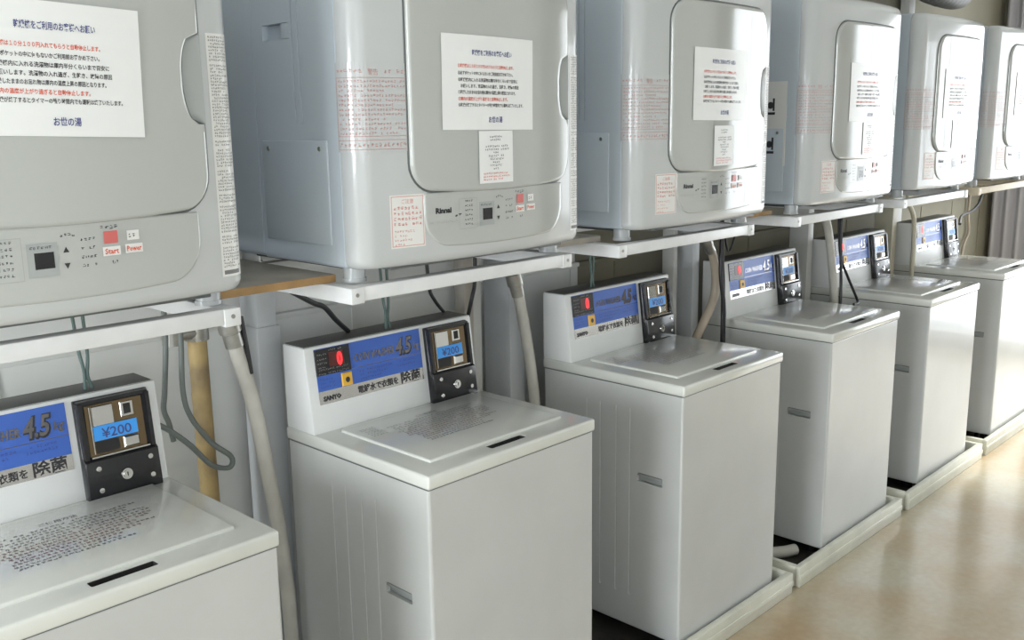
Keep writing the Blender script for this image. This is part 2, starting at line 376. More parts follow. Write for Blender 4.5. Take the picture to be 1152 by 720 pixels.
    put_text(mb, 'SANYO', 0.0150, ff, 0.040, 0.072, 3, fit=0.050, bold=0.05)
    put_text(mb, '電解水で衣類を', 0.019, ff, 0.140, 0.072, 3, fit=0.122, bold=0.015, res=2)
    put_text(mb, '除菌', 0.030, ff, 0.272, 0.070, 3, fit=0.062, bold=0.02, res=2)
    B(mb, 'control_label', [BLUE, SILVER, WHITEINK, INK, NAVY, FOIL], con, sm=False)
    # display block
    def slab(x0, x1, t0, t1, d0, d1, mi, mb, b=0.0):
        P0, P1 = console_fn(d0), console_fn(d1)
        vs = [P0(x0, t0), P0(x1, t0), P0(x1, t1), P0(x0, t1), P1(x0+b, t0+b*5), P1(x1-b, t0+b*5), P1(x1-b, t1-b*5), P1(x0+b, t1-b*5)]
        mb.add(vs, [(3, 2, 1, 0), (4, 5, 6, 7), (0, 1, 5, 4), (1, 2, 6, 5), (2, 3, 7, 6), (3, 0, 4, 7)], mi)
    mb = MB(); slab(0.029, 0.127, 0.652, 0.960, 0.0005, 0.0040, 0, mb, 0.001)
    slab(0.066, 0.108, 0.740, 0.905, 0.0041, 0.0046, 1, mb)
    fd = console_fn(0.0052); fdd = lambda x, y: fd(x, y/0.2015)
    put_text(mb, '0', 0.040, fdd, 0.0955, 0.151, 2, 'c', res=3, bold=0.06, fit=0.016)
    for k in range(4): put_glyphs(mb, fdd, 0.033, 0.062, 0.178-k*0.010, 0.005, 3, rnd, 0.1, 3)
    put_glyphs(mb, fdd, 0.066, 0.108, 0.186, 0.005, 3, rnd, 0.1, 3)
    for k in range(2): put_glyphs(mb, fdd, 0.034, 0.120, 0.143-k*0.009, 0.0045, 3, rnd, 0.1, 3)
    B(mb, 'time_display', [BLACK, REDDIM, REDLED, GREYINK], con, sm=False)
    mb = MB(); slab(0.096, 0.126, 0.475, 0.635, 0.0015, 0.0050, 0, mb, 0.0015)
    f5 = console_fn(0.0056)
    put_text(mb, '●', 0.018, lambda x, y: f5(x, y/0.2015), 0.111, 0.104, 1, 'c', res=3, fit=0.012)
    B(mb, 'start_button', [YELLOW, INK], con, sm=False)
    # coin unit: black body that leans out, bright acceptor window, lock plate below
    cu = MB()
    P = lambda x, t, o: console_fn(o)(x, t)
    x0, x1 = 0.358, 0.503
    prof = [(-0.015, -0.003), (-0.015, 0.024), (0.36, 0.024), (0.40, 0.013), (0.88, 0.011), (0.955, 0.008), (0.955, -0.003)]
    bm = bmesh.new()
    A = [bm.verts.new(P(x0, t, o)) for t, o in prof]; Bv = [bm.verts.new(P(x1, t, o)) for t, o in prof]
    n = len(prof); bm.faces.new(A); bm.faces.new(Bv[::-1])
    for i in range(n): bm.faces.new((A[i], A[(i+1) % n], Bv[(i+1) % n], Bv[i]))
    bmesh.ops.recalc_face_normals(bm, faces=bm.faces[:])
    bmesh.ops.bevel(bm, geom=bm.edges[:], offset=0.0022, segments=2, profile=0.5, affect='EDGES')
    cu.frombm(bm)
    for xx in (x0+0.001, x1-0.013):       # raised cheeks beside the acceptor window
        slab(xx, xx+0.012, 0.37, 0.93, 0.009, 0.021, 0, cu, 0.002)
    slab(x0+0.002, x1-0.002, 0.895, 0.95, 0.007, 0.017, 0, cu, 0.002)
    coin = B(cu, 'coin_unit', BLACK)
    mb = MB(); slab(0.3735, 0.4865, 0.405, 0.893, 0.0125, 0.0142, 0, mb, 0.0006)
    B(mb, 'acceptor_plate', BRASS, coin, sm=False)
    mb = MB(); slab(0.386, 0.428, 0.64, 0.875, 0.0143, 0.0160, 0, mb, 0.0015); slab(0.380, 0.3835, 0.42, 0.88, 0.0143, 0.0175, 0, mb, 0.0008)
    slab(0.442, 0.468, 0.72, 0.865, 0.0143, 0.0155, 0, mb, 0.001); slab(0.440, 0.472, 0.42, 0.53, 0.0143, 0.0175, 0, mb, 0.003); slab(0.372, 0.489, 0.385, 0.408, 0.0145, 0.0225, 0, mb, 0.001)
    B(mb, 'chrome_trim', CHROME, coin, sm=False)
    mb = MB(); slab(0.448, 0.462, 0.745, 0.845, 0.0157, 0.0162, 0, mb)
    B(mb, 'coin_slot', DARK, coin, sm=False)
    mb = MB(); slab(0.386, 0.432, 0.42, 0.535, 0.0143, 0.0152, 0, mb); B(mb, 'coin_return', DARK, coin, sm=False)
    mb = MB(); slab(0.384, 0.470, 0.545, 0.685, 0.0168, 0.0180, 0, mb)
    f6 = console_fn(0.0184)
    put_text(mb, '¥200', 0.026, lambda x, y: f6(x, y/0.2015), 0.428, 0.1135, 1, 'c', res=3, fit=0.058, bold=0.01)
    B(mb, 'price_label', [LBLUE, NAVY], coin, sm=False)
    nrm = Vector((0, -0.2, 0.025)).normalized()
    mb = MB(); c = Vector(P(0.433, 0.175, 0.0235)); mb.cyl(c, 0.0118, 0.003, nrm, 24, r2=0.0108); mb.cyl(c+nrm*0.003, 0.0075, 0.002, nrm, 20)
    lk = B(mb, 'lock', CHROME, coin); mb = MB(); q = c+nrm*0.0051; mb.box(q.x-0.0008, q.x+0.0008, q.y-0.0006, q.y+0.0006, q.z-0.0042, q.z+0.0042); B(mb, 'keyhole', DARK, lk.parent)
    for bx, bt in ((0.381, 0.285), (0.381, 0.075), (0.484, 0.285), (0.484, 0.10)):
        mb = MB(); mb.cyl(P(bx, bt, 0.0235), 0.0055, 0.0018, nrm, 16, r2=0.0050, dome=0.0004); B(mb, 'bolt', CHROME, coin)
    for fx in (-X+0.06, X-0.06):
        for fy in (0.07, WD-0.07):
            B(MB().cyl((fx, fy, 0.0622), 0.022, 0.0388, 'z', 16, r2=0.018), 'foot', BLACK)
    tag(root, 'x', 'washing machine', 'coin washers in a row')
    return root
WX = [-0.8764, 0.0, 0.9044, 1.7624, 2.5838, 3.4229]
WL = ['white coin washer nearest the viewer, cut off by the left edge',
      'second white coin washer from the left, with a lit red zero and dark lid print',
      'third white coin washer from the left, in mid photo',
      'fourth coin washer from the left, black cord hanging beside its console',
      'fifth coin washer from the left, thin black cables drooping over its blue label',
      'farthest coin washer, at the right edge, its front washed out by daylight']
w0 = make_washer()
for i in range(6):
    o = w0 if i == 0 else copy_tree(w0)
    o.location = (WX[i]+WW/2, 0, 0.062); o['label'] = WL[i]

# drip trays
def make_tray():
    root = empty('drip_tray', (0, 0, FLOOR))
    W_ = 0.81; y0, y1 = -0.026, 0.56; h = 0.072; t = 0.022
    mb = MB()
    mb.box(0, W_, y0, y0+t, 0, h, 0.004); mb.box(0, W_, y1-t, y1, 0, h, 0.004); mb.box(0, t, y0+t*0.5, y1-t*0.5, 0, h-0.001, 0.004); mb.box(W_-t, W_, y0+t*0.5, y1-t*0.5, 0, h-0.001, 0.004)
    mb.box(0.002, W_-0.002, y0-0.003, y0+0.004, h*0.36, h*0.62, 0.002)
    mb.build('rim', TRAYM, root)
    MB().box(t*0.6, W_-t*0.6, y0+t*0.6, y1-t*0.6, 0.0, 0.0168).build('tray_floor', TRAYDARK, root)
    return root
t0 = make_tray()
TL = ['cream drip tray under the nearest washer at left', 'cream drip tray under the washer with the lit red zero', 'cream drip tray under the mid photo washer, nearest tray edge on the beige floor',
      'cream drip tray holding the white drain hose end', 'cream drip tray under the fifth washer from the left', 'cream drip tray under the farthest washer at right']
for i, x in enumerate([-1.03, -0.16, 0.70, 1.555, 2.43, 3.29]):
    o = t0 if i == 0 else copy_tree(t0)
    o.location = (x, 0, FLOOR); tag(o, TL[i], 'tray', 'drip trays under the washers')

# ------------------------------------------------------------------ wall-hung dryers
def fy(x): return 0.062+0.30*x*x
def shell_pt(s, z, off):
    # s runs along the front; beyond the corner start it turns round the corner and along the flank
    xs = 0.292; a, b_ = 0.043, 0.137-fy(xs)
    sg = 1 if s >= 0 else -1; s_ = abs(s)
    if s_ <= xs: return (s, fy(s)-off, z)
    arc = 0.5*PI*math.sqrt((a*a+b_*b_)/2); q = (s_-xs)/arc
    if q <= 1:
        t = q*PI/2; return (sg*(xs+a*math.sin(t)+off*math.sin(t)), fy(xs)+b_*(1-math.cos(t))-off*math.cos(t), z)
    return (sg*(xs+a+off), 0.137+(s_-xs-arc), z)
def patch(mb, xl, xr, z0, z1, rb, rtp, off, edge, sag=0.0, notch=None, mi=0, base=0.0, nrow=40, ncol=36):
    zs = [z0+(z1-z0)*0.5*(1-math.cos(PI*j/nrow)) for j in range(nrow+1)]
    if notch:
        zs += [notch[0]+(notch[1]-notch[0])*k/14 for k in range(15)]; zs = sorted(set(round(z, 5) for z in zs))
    vs = []; xm = (xl+xr)/2
    for z in zs:
        L, R = xl, xr
        if z < z0+rb: k = rb-math.sqrt(max(0, rb*rb-(z0+rb-z)**2)); L += k; R -= k
        if z > z1-rtp: k = rtp-math.sqrt(max(0, rtp*rtp-(z-z1+rtp)**2)); L += k; R -= k
        if notch and notch[0] <= z <= notch[1]:
            q = (z-notch[0])/(notch[1]-notch[0]); R -= notch[2]*min(1, (math.sin(PI*q))**0.3*1.02)
        for i in range(ncol+1):
            x = L+(R-L)*0.5*(1-math.cos(PI*i/ncol))
            d_ = max(0, min(x-L, R-x, z-z0, z1-z)); q = min(1, d_/edge) if edge > 0 else 1
            o = base+off*math.sqrt(max(0, 1-(1-q)**2))
            t = 1-min(1, (z-z0)/(0.7*(z1-z0))); zz = z-sag*(1-(2*(x-xm)/(xr-xl))**2)*t
            vs.append((x, fy(x)-o, zz))
    n = ncol+1
    fs = [(j*n+i, j*n+i+1, (j+1)*n+i+1, (j+1)*n+i) for j in range(len(zs)-1) for i in range(ncol)]
    # back skirt
    ring = [i for i in range(n)]+[(j+1)*n-1 for j in range(1, len(zs))]+[(len(zs)-1)*n+i for i in range(n-2, -1, -1)]+[j*n for j in range(len(zs)-2, 0, -1)]
    k0 = len(vs)
    for r in ring: x, y, z = vs[r]; vs.append((x, fy(x)+0.004, z))
    m_ = len(ring); fs += [(ring[(a+1) % m_], ring[a], k0+a, k0+(a+1) % m_) for a in range(m_)]
    mb.add(vs, fs, mi)
DZ = 1.247
def make_dryer():
    root = empty('clothes_dryer', (0, 0, DZ))
    def B(mb, name, m, p=root, **k):
        mb.v = [(x, y, z-DZ) for x, y, z in mb.v]; return mb.build(name, m, p, **k)
    Z0, Z1 = 1.278, 1.938
    # steel cabinet
    cab = B(MB().box(-0.3335, 0.3335, 0.139, 0.43, Z0+0.002, Z1-0.002, 0.004).box(-0.331, 0.331, 0.4305, 0.64, Z0+0.003, Z1-0.003, 0.006), 'cabinet', DRYSIDE)
    cut(cab, [(-0.36, -0.317, 0.290, 0.388, 1.727-DZ, 1.759-DZ, 0.003), (0.317, 0.36, 0.290, 0.388, 1.727-DZ, 1.759-DZ, 0.003)]
        + [(sx*0.3335-0.004, sx*0.3335+0.004, y-0.0025, y+0.0025, 1.56-DZ, 1.90-DZ, 0.001) for sx in (-1, 1) for y in (0.262, 0.282)], True)
    for sx in (-1, 1):
        xa = sx*0.3175; mb = MB().box(min(xa, xa+sx*0.003), max(xa, xa+sx*0.003), 0.292, 0.386, 1.729, 1.757)
        mb.box(min(xa, xa+sx*0.016), max(xa, xa+sx*0.016), 0.291, 0.320, 1.728, 1.758, 0.001); B(mb, 'side_grip', DRYSIDE, cab)
        # pressed service panel with two screws
        xo = sx*0.3335; mb = MB().box(min(xo-sx*0.004, xo+sx*0.0035), max(xo-sx*0.004, xo+sx*0.0035), 0.180, 0.412, 1.322, 1.528, 0.003)
        sp = B(mb, 'service_panel', DRYSIDE, cab)
        for yy in (0.204, 0.386): B(MB().cyl((xo+sx*0.003, yy, 1.512), 0.0055, sx*0.002, 'x', 12, r2=0.0045), 'screw', FITTING, cab)
    # wrap-round front shell, lofted rings
    prof = [(-0.335, 0.1375)]+[shell_pt(-0.292-k/8*0.5*PI*math.sqrt((0.043**2+(0.137-fy(0.292))**2)/2), 0, 0)[:2] for k in range(8, 0, -1)]+[(x_, fy(x_)) for x_ in [-0.292+0.584*k/28 for k in range(29)]]
    prof += [(-x_, y_) for x_, y_ in prof[8:0:-1]]+[(0.335, 0.1375)]
    rings = [(Z0, 0.016), (Z0+0.003, 0.008), (Z0+0.009, 0.003), (Z0+0.018, 0.0), (Z1-0.03, 0.0), (Z1-0.016, 0.004), (Z1-0.006, 0.012), (Z1, 0.024)]
    vs = []; n = len(prof)
    for z, i in rings:
        for x, y in prof:
            k = (0.335-i)/0.335; vs.append((x*k, min(0.1375, 0.1375-(0.1375-y)*(1-i/0.075)), z))
    fs = [(j*n+a, j*n+a+1, (j+1)*n+a+1, (j+1)*n+a) for j in range(len(rings)-1) for a in range(n-1)]
    fs += [tuple(range(n))[::-1], tuple((len(rings)-1)*n+a for a in range(n))]+[(j*n+n-1, j*n, (j+1)*n, (j+1)*n+n-1) for j in range(len(rings)-1)]
    mb = MB(); mb.add(vs, fs); shell = B(mb, 'front_shell', DRYSHELL, ang=50)
    # door
    mb = MB(); patch(mb, -0.2200, 0.2670, 1.4250, 1.8660, 0.056, 0.064, 0.0012, 0.001, sag=0.012, nrow=30, ncol=28); seal = None
    mb2 = MB(); patch(mb2, -0.216, 0.263, 1.429, 1.862, 0.052, 0.060, 0.009, 0.0045, sag=0.012, notch=(1.562, 1.706, 0.036))
    door = B(mb2, 'door', DRYDOOR, ang=60)
    B(mb, 'door_seal', SEAL, door, ang=60)
    # recessed grip: lens-shaped plate sloping towards the door edge
    mb = MB(); vs = []
    for j in range(17):
        q = j/16; z = 1.562+0.144*q; wd = 0.0365*max(0.02, (math.sin(PI*q))**0.3)
        for i in range(7):
            x = 0.2635-wd*(1-i/6); vs.append((x, fy(x)-0.0005-0.0065*(i/6)**0.6, z))
    mb.add(vs, [(j*7+i, j*7+i+1, (j+1)*7+i+1, (j+1)*7+i) for j in range(16) for i in range(6)])
    B(mb, 'handle', HANDLE, door, ang=60)
    # control panel
    mb = MB(); patch(mb, -0.186, 0.240, 1.314, 1.421, 0.062, 0.006, 0.0035, 0.003, sag=0.008, nrow=24, ncol=28)
    cp = B(mb, 'control_panel', DRYDOOR, ang=60)
    fn = lambda o: (lambda x, z: (x, fy(x)-o, z))
    mb = MB(); quad(mb, fn(0.0042), -0.044, 0.0, 1.345, 1.395, 0, 4); quad(mb, fn(0.0047), -0.034, -0.006, 1.357, 1.381, 1, 3)
    B(mb, 'display', [HANDLE, BLACK], cp, sm=False)
    mb = MB(); rnd = random.Random(11); g = fn(0.0046)
    put_text(mb, 'Rinnai', 0.0150, g, -0.160, 1.379, 0, fit=0.040, bold=0.05, res=2)
    put_glyphs(mb, g, -0.175, -0.10, 1.358, 0.005, 1, rnd, 0.1, 3)
    for k in range(6): put_glyphs(mb, g, -0.084, -0.060, 1.397-k*0.0095, 0.005, 0, rnd, 0.1, 4)
    frame(mb, g, -0.100, -0.050, 1.342, 1.405, 0.0008, 1, 3); put_glyphs(mb, g, -0.112, -0.090, 1.368, 0.009, 0, rnd, 0.1, 4)
    put_text(mb, '▲', 0.011, g, 0.012, 1.378, 0, 'c', fit=0.009); put_text(mb, '▼', 0.011, g, 0.012, 1.354, 0, 'c', fit=0.009)
    for zz in (1.400,): put_glyphs(mb, g, -0.040, -0.004, 1.386, 0.005, 0, rnd, 0.1, 4); put_glyphs(mb, g, 0.004, 0.032, 1.401, 0.0055, 0, rnd, 0.1, 4)
    for k in range(4): put_glyphs(mb, g, 0.034, 0.062, 1.392-k*0.013, 0.0055, 0, rnd, 0.1, 4)
    put_glyphs(mb, g, 0.066, 0.095, 1.407, 0.0065, 0, rnd, 0.1, 4); put_glyphs(mb, g, 0.080, 0.094, 1.353, 0.006, 0, rnd, 0.1, 4)
    B(mb, 'panel_print', [INK, GREYINK], cp, sm=False)
    mb = MB(); quad(mb, fn(0.0055), 0.070, 0.092, 1.385, 1.404, 0); quad(mb, fn(0.005), 0.067, 0.095, 1.366, 1.380, 1); put_text(mb, 'Start', 0.012, fn(0.0056), 0.081, 1.369, 2, 'c', fit=0.022, bold=0.02)
    B(mb, 'start_button', [REDBTN, STICKER, REDINK], cp, sm=False)
    mb = MB(); quad(mb, fn(0.0055), 0.107, 0.127, 1.387, 1.402, 0); quad(mb, fn(0.005), 0.103, 0.132, 1.367, 1.381, 0); put_text(mb, 'Power', 0.012, fn(0.0056), 0.1175, 1.370, 1, 'c', fit=0.024, bold=0.02)
    put_glyphs(mb, fn(0.006), 0.109, 0.125, 1.391, 0.006, 2, rnd, 0.1, 4)
    B(mb, 'power_button', [STICKER, REDINK, INK], cp, sm=False)
    # printed film with faded red warnings, wrapped round the left corner
    mb = MB(); s1 = -0.205; s0 = s1-0.165
    S = lambda o: (lambda s, z: shell_pt(s, z, o))
    quad(mb, S(0.0004), s0, s1, 1.506, 1.672, 0, 22); g = S(0.0009); rnd = random.Random(21)
    put_text(mb, '警告', 0.013, g, s0+0.07, 1.650, 1, fit=0.022, res=2)
    frame(mb, g, s0+0.003, s1-0.003, 1.535, 1.645, 0.0010, 1, 20); frame(mb, g, s0+0.003, s1-0.003, 1.510, 1.5285, 0.0010, 1, 20)
    for k in range(12): put_glyphs(mb, g, s0+0.008, s1-0.012-(0.05*rnd.random() if k % 3 == 2 else 0), 1.635-k*0.0088, 0.0058, 1, rnd, 0.12, 5)
    put_glyphs(mb, g, s0+0.008, s1-0.008, 1.515, 0.008, 1, rnd, 0.12, 5); put_glyphs(mb, g, s0+0.005, s0+0.06, 1.653, 0.008, 1, rnd, 0.12, 5); put_glyphs(mb, g, s1-0.06, s1-0.005, 1.653, 0.008, 1, rnd, 0.12, 5)
    o = B(mb, 'warning_film', [DRYSHELL, FILMINK], shell, sm=False)
    mb = MB(); quad(mb, S(0.0005), -0.264, -0.184, 1.316, 1.421, 0, 6); frame(mb, S(0.0009), -0.261, -0.187, 1.319, 1.418, 0.0012, 1, 6)
    put_text(mb, 'ご注意', 0.010, S(0.001), -0.224, 1.404, 1, 'c')
    for k in range(4): put_glyphs(mb, S(0.001), -0.256, -0.192, 1.391-k*0.0105, 0.0075, 1, rnd, 0.1, 6)
    for k in range(4): put_glyphs(mb, S(0.001), -0.256, -0.23+0.03*rnd.random(), 1.346-k*0.0085, 0.0055, 1, rnd, 0.1, 4)
    B(mb, 'caution_sticker', [STICKER, PINKINK], shell, sm=False)
    # dense grey print on the narrow strip right of the door
    mb = MB(); quad(mb, S(0.0005), 0.279, 0.330, 1.305, 1.708, 0, 10)
    z = 1.700
    while z > 1.318:
        put_glyphs(mb, S(0.001), 0.283, 0.326-(0.018*rnd.random() if rnd.random() < 0.3 else 0), z, 0.0040, 1, rnd, 0.05, 6); z -= 0.0052 if rnd.random() < 0.9 else 0.009
    quad(mb, S(0.0011), 0.283, 0.318, 1.309, 1.316, 1, 6)
    B(mb, 'instruction_strip', [STICKER, STRIPINK], shell, sm=False)
    B(MB().box(-0.29, 0.29, 0.16, 0.60, 1.268, 1.279, 0.003).box(-0.255, 0.262, 0.098, 0.16, 1.2715, 1.2785, 0.002), 'base_pan', SEAL)
    for fx, fy_ in ((-0.293, 0.168), (0.293, 0.168), (-0.29, 0.56), (0.29, 0.56)):
        B(MB().cyl((fx, fy_, DZ), 0.024, 0.008, 'z', 20).cyl((fx, fy_, DZ+0.008), 0.022, 0.0225, 'z', 20), 'foot', DRYSHELL)
    tag(root, 'x', 'dryer', 'coin dryers on the wall brackets')
    return root
DX = [-0.651, 0.259, 1.137, 2.048, 2.890, 3.700]
DL = ['nearest grey dryer, in the top left corner of the photo, cut off on its left',
      'second grey dryer from the left, whole service panel and two white papers in view',
      'third dryer from the left, half its glossy door mirroring bright daylight',
      'fourth dryer from the left, its door mostly white glare',
      'fifth dryer from the left, small in the upper right with rounded glossy door',
      'farthest dryer, cut by the right edge, standing on the pale wooden bar']
d0 = make_dryer()
for i in range(6):
    o = d0 if i == 0 else copy_tree(d0)
    o.location = (DX[i], 0, DZ); o['label'] = DL[i]

# ------------------------------------------------------------------ notices taped to the dryer doors
NOTICE = [('乾燥機をご利用のお客様へお願い', 3, 0.0120, 0.114, 0.300, 0.205),
          ('①乾燥機は１０分１００円入れてもらうと自動停止します。', 2, 0.0080, 0.158, 0.155, 0.340),
          ('②必ずポケットの中に何もないかご利用前お確かめ下さい。', 1, 0.0080, 0.156, 0.155, 0.415),
          ('③乾燥機内に入れる洗濯物は庫内半分くらいまで目安に', 1, 0.0080, 0.170, 0.155, 0.485),
          ('　お願いします。洗濯物の入れ過ぎ、生乾き、故障の原因', 1, 0.0080, 0.167, 0.180, 0.550),
          ('④乾燥したままのお忘れ物は庫内の温度上昇の原因となります。', 1, 0.0080, 0.164, 0.155, 0.615),
          ('⑤庫内の温度が上がり過ぎると自動停止します。', 2, 0.0080, 0.139, 0.155, 0.685),
          ('⑥乾燥が終了するとタイマーの残り時間内でも運転は終了いたします。', 1, 0.0080, 0.188, 0.155, 0.750),
          ('お世の湯', 3, 0.0135, 0.040, 0.470, 0.915)]
def make_notice():
    W_, H_ = 0.262, 0.188; root = None
    mb = MB(); f0 = lambda x, z: (x, 0.30*x*x-0.00, z)
    D = lambda o: (lambda x, z: (x, 0.29*x*x-o+0.0008*math.sin(z*40+x*20)*(abs(z)/H_), z))
    nx, ny = 12, 10
    quad(mb, D(0.0), -W_/2, W_/2, -H_/2, H_/2, 0, nx, ny); quad(mb, D(-0.0005), -W_/2, W_/2, -H_/2, H_/2, 0, nx, ny)
    f = D(0.0006)
    for b, mi, sz, fit, fx, fz in NOTICE:
        put_text(mb, b, sz, f, -W_/2+fx*W_, H_/2-fz*H_, mi, 'l', fit=fit, bold=0.018, res=2)
    return mb.build('paper_notice', [PAPER, INK, REDINK, NAVY], None, sm=False)
def door_face(i, lx): return (DX[i]+lx, fy(lx)-0.0095)
def put_notice(o, i, lx, z, tilt, label, group):
    x, y = door_face(i, lx); e = 2*0.30*lx
    o.rotation_euler = (0, tilt, math.atan(e)); o.location = (x, y-0.0016, z); tag(o, label, 'notice', group)
NL = ['white Japanese notice with red lines on the nearest dryer, cut by the left edge', 'white Japanese notice with red lines on the second dryer door',
      'white laminated notice on the third dryer door, half lost in glare', 'white notice on the fourth dryer door', 'white notice on the fifth dryer door', 'white notice on the farthest dryer at the right edge']
n0 = make_notice()
for i, (lx, z, tl) in enumerate([(0.021, 1.641, 0.03), (-0.010, 1.637, 0.012), (-0.004, 1.649, 0.01), (-0.006, 1.639, 0.0), (-0.035, 1.643, 0.0), (-0.02, 1.650, 0.0)]):
    put_notice(n0 if i == 0 else n0.copy(), i, lx, z, tl, NL[i], 'laminated notices on the dryer doors')
for o in [o for o in bpy.data.objects if o.name.startswith('paper_notice') and not o.users_collection]: C.objects.link(o)
def make_slip():
    W_, H_ = 0.100, 0.108; mb = MB(); rnd = random.Random(31); D = lambda o: (lambda x, z: (x, 0.29*x*x-o, z))
    quad(mb, D(0), -W_/2, W_/2, -H_/2, H_/2, 0, 2, 2); quad(mb, D(-0.0005), -W_/2, W_/2, -H_/2, H_/2, 0, 2, 2); f = D(0.0005)
    for k, (a, b_) in enumerate([(0.025, 0.07), (0.032, 0.064), (0, 0), (0.018, 0.085), (0.016, 0.088), (0.04, 0.056), (0.026, 0.074), (0.03, 0.07), (0.038, 0.06), (0.03, 0.068), (0.04, 0.058), (0, 0)]):
        if b_: put_glyphs(mb, f, -W_/2+a, -W_/2+b_, H_/2-0.014-k*0.0066, 0.0047, 1, rnd, 0.1, 5)
    for k in range(3): put_glyphs(mb, f, -W_/2+0.010, W_/2-0.008-0.02*(k == 2), -H_/2+0.018-k*0.0062, 0.0045, 2, rnd, 0.1, 5)
    return mb.build('paper_slip', [PAPER, INK, REDINK], None, sm=False)
s0 = make_slip()
for k, (i, lx, lab) in enumerate([(1, 0.003, 'small white slip below the notice on the second dryer'), (2, 0.012, 'small white slip below the notice on the third dryer'),
                                  (3, 0.014, 'small white slip below the notice on the fourth dryer'), (4, -0.025, 'small white slip below the notice on the fifth dryer')]):
    o = s0 if k == 0 else s0.copy()
    if k: C.objects.link(o)
    put_notice(o, i, lx, 1.487, 0.0, lab, 'small slips below the notices')

# white card stuck on the flank of the fourth dryer
mb = MB(); rnd = random.Random(5); fx = DX[3]-0.3345; f = lambda o: (lambda y, z: (fx-o, y, z))
mb.box(fx-0.0022, fx-0.0002, 0.175, 0.335, 1.405, 1.675, 0.0005)
for zc in (1.60, 1.475):
    mb.cyl((fx-0.0022, 0.232, zc), 0.011, -0.001, 'x', 16, 1); quad(mb, f(0.0028), 0.215, 0.250, zc-0.030, zc-0.022, 1)
    quad(mb, f(0.0028), 0.217, 0.224, zc-0.018, zc+0.022, 1)
tag(mb.build('wall_card', [STICKER, INK], None, sm=False), 'narrow white card with black marks in the gap between third and fourth dryers', 'notice')

# ------------------------------------------------------------------ brackets, boards, posts
def bracket(x0, x1, label, m=FRAMEW, y0=0.10, wood=False):
    root = empty('dryer_bracket', (x0, y0, 1.216))
    def bx(name, a0, a1, b0, b1, c0, c1, bev=0.002, mm=m): return MB().box(a0-x0, a1-x0, b0-y0, b1-y0, c0-1.216, c1-1.216, bev).build(name, mm, root)
    zt, zb = 1.2465, 1.218
    bx('front_bar', x0+0.022, x1-0.028, y0, y0+0.032, zb, zt)
    for xa in (x0, x1-0.032):
        bx('side_rail', xa, xa+0.032, y0-0.002, BACK_Y-0.0005, zb-0.004, zt-0.0004)
    bx('rear_bar', x0+0.03, x1-0.03, 0.55, 0.582, zb, zt-0.0002)
    MB().cyl((0.014, -0.0015, 0.016), 0.004, -0.002, 'y', 10).build('bolt', FITTING, root)
    MB().cyl((x1-x0-0.016, -0.0015, 0.016), 0.004, -0.002, 'y', 10).build('bolt', FITTING, root)
    tag(root, label, 'bracket', 'steel brackets under the dryers'); return root
bracket(-1.02, -0.335, 'bright white steel bracket under the nearest dryer at left')
bracket(-0.095, 0.560, 'white steel bracket under the second dryer from the left')
bracket(0.745, 1.405, 'white steel bracket under the third dryer from the left')
bracket(1.665, 2.315, 'white steel bracket under the fourth dryer from the left')
bracket(2.50, 3.17, 'white steel bracket under the fifth dryer from the left')
bracket(3.30, 4.00, 'pale wooden bracket under the farthest dryer', WOODP)
def board(x0, x1, y0, y1, m, label):
    o = MB().box(0, x1-x0, 0, y1-y0, 0, 0.016, 0.0015).box(0.0005, x1-x0-0.0005, -0.0025, 0.001, 0.0005, 0.0155, 0.0005, mi=1).build('shelf_board', m); o.location = (x0, y0, 1.2465)
    return tag(o, label, 'board', 'boards bridging the brackets')
board(-0.326, -0.062, 0.195, 0.60, [WOODW, WOODE], 'raw wooden board with tan edge bridging the two nearest brackets')
board(0.604, 0.792, 0.20, 0.62, [WOODW, WOODW], 'grey weathered board between second and third dryers')
board(1.482, 1.703, 0.21, 0.62, [WOODW, WOODE], 'brown board between third and fourth dryers')
board(2.393, 2.545, 0.22, 0.62, [WOODW, WOODW], 'grey board between fourth and fifth dryers')
def post(x0, x1, y0, y1, z1, m, label, sleeve=None, z0=FLOOR):
    mb = MB().box(x0, x1, y0, y1, z0, z1, 0.003)
    o = mb.build('support_post', m)
    if sleeve: MB().box(x0-0.004, x1+0.006, y0-0.004, y1, z0, sleeve, 0.003).build('sleeve', m, o)
    return tag(o, label, 'post', 'support posts behind the washers')
post(-0.014, 0.040, 0.585, 0.66, 1.213, POSTG, 'grey square post between the first and second washers', sleeve=1.09)
post(0.805, 0.868, 0.55, 0.66, 1.213, POSTG, 'blue grey post behind the right end of the second dryer', None)
post(0.700, 0.738, 0.60, 0.66, 1.215, POSTW, 'narrow pale post beside the tan wooden stick')
post(1.715, 1.757, 0.52, 0.60, 1.215, POSTG, 'grey post with pale edge left of the fourth console', z0=FLOOR+0.072)
post(1.640, 1.664, 0.55, 0.60, 1.213, POSTW, 'thin pale post just right of the third console')
post(2.532, 2.578, 0.50, 0.585, 1.213, POSTW, 'pale post behind the right end of the fourth console', z0=FLOOR+0.072)
post(3.345, 3.395, 0.49, 0.58, 1.213, POSTB, 'beige post between the two farthest consoles', z0=FLOOR+0.072)
post(3.79, 3.86, 0.66, 0.705, CEIL, POSTW, 'pale post rising above the fifth dryer at the top of the photo')
tag(MB().box(0.632, 0.668, 0.56, 0.60, FLOOR, 1.215, 0.002).build('wooden_stick', WOODW), 'tan wooden stick standing right of the second console', 'post')

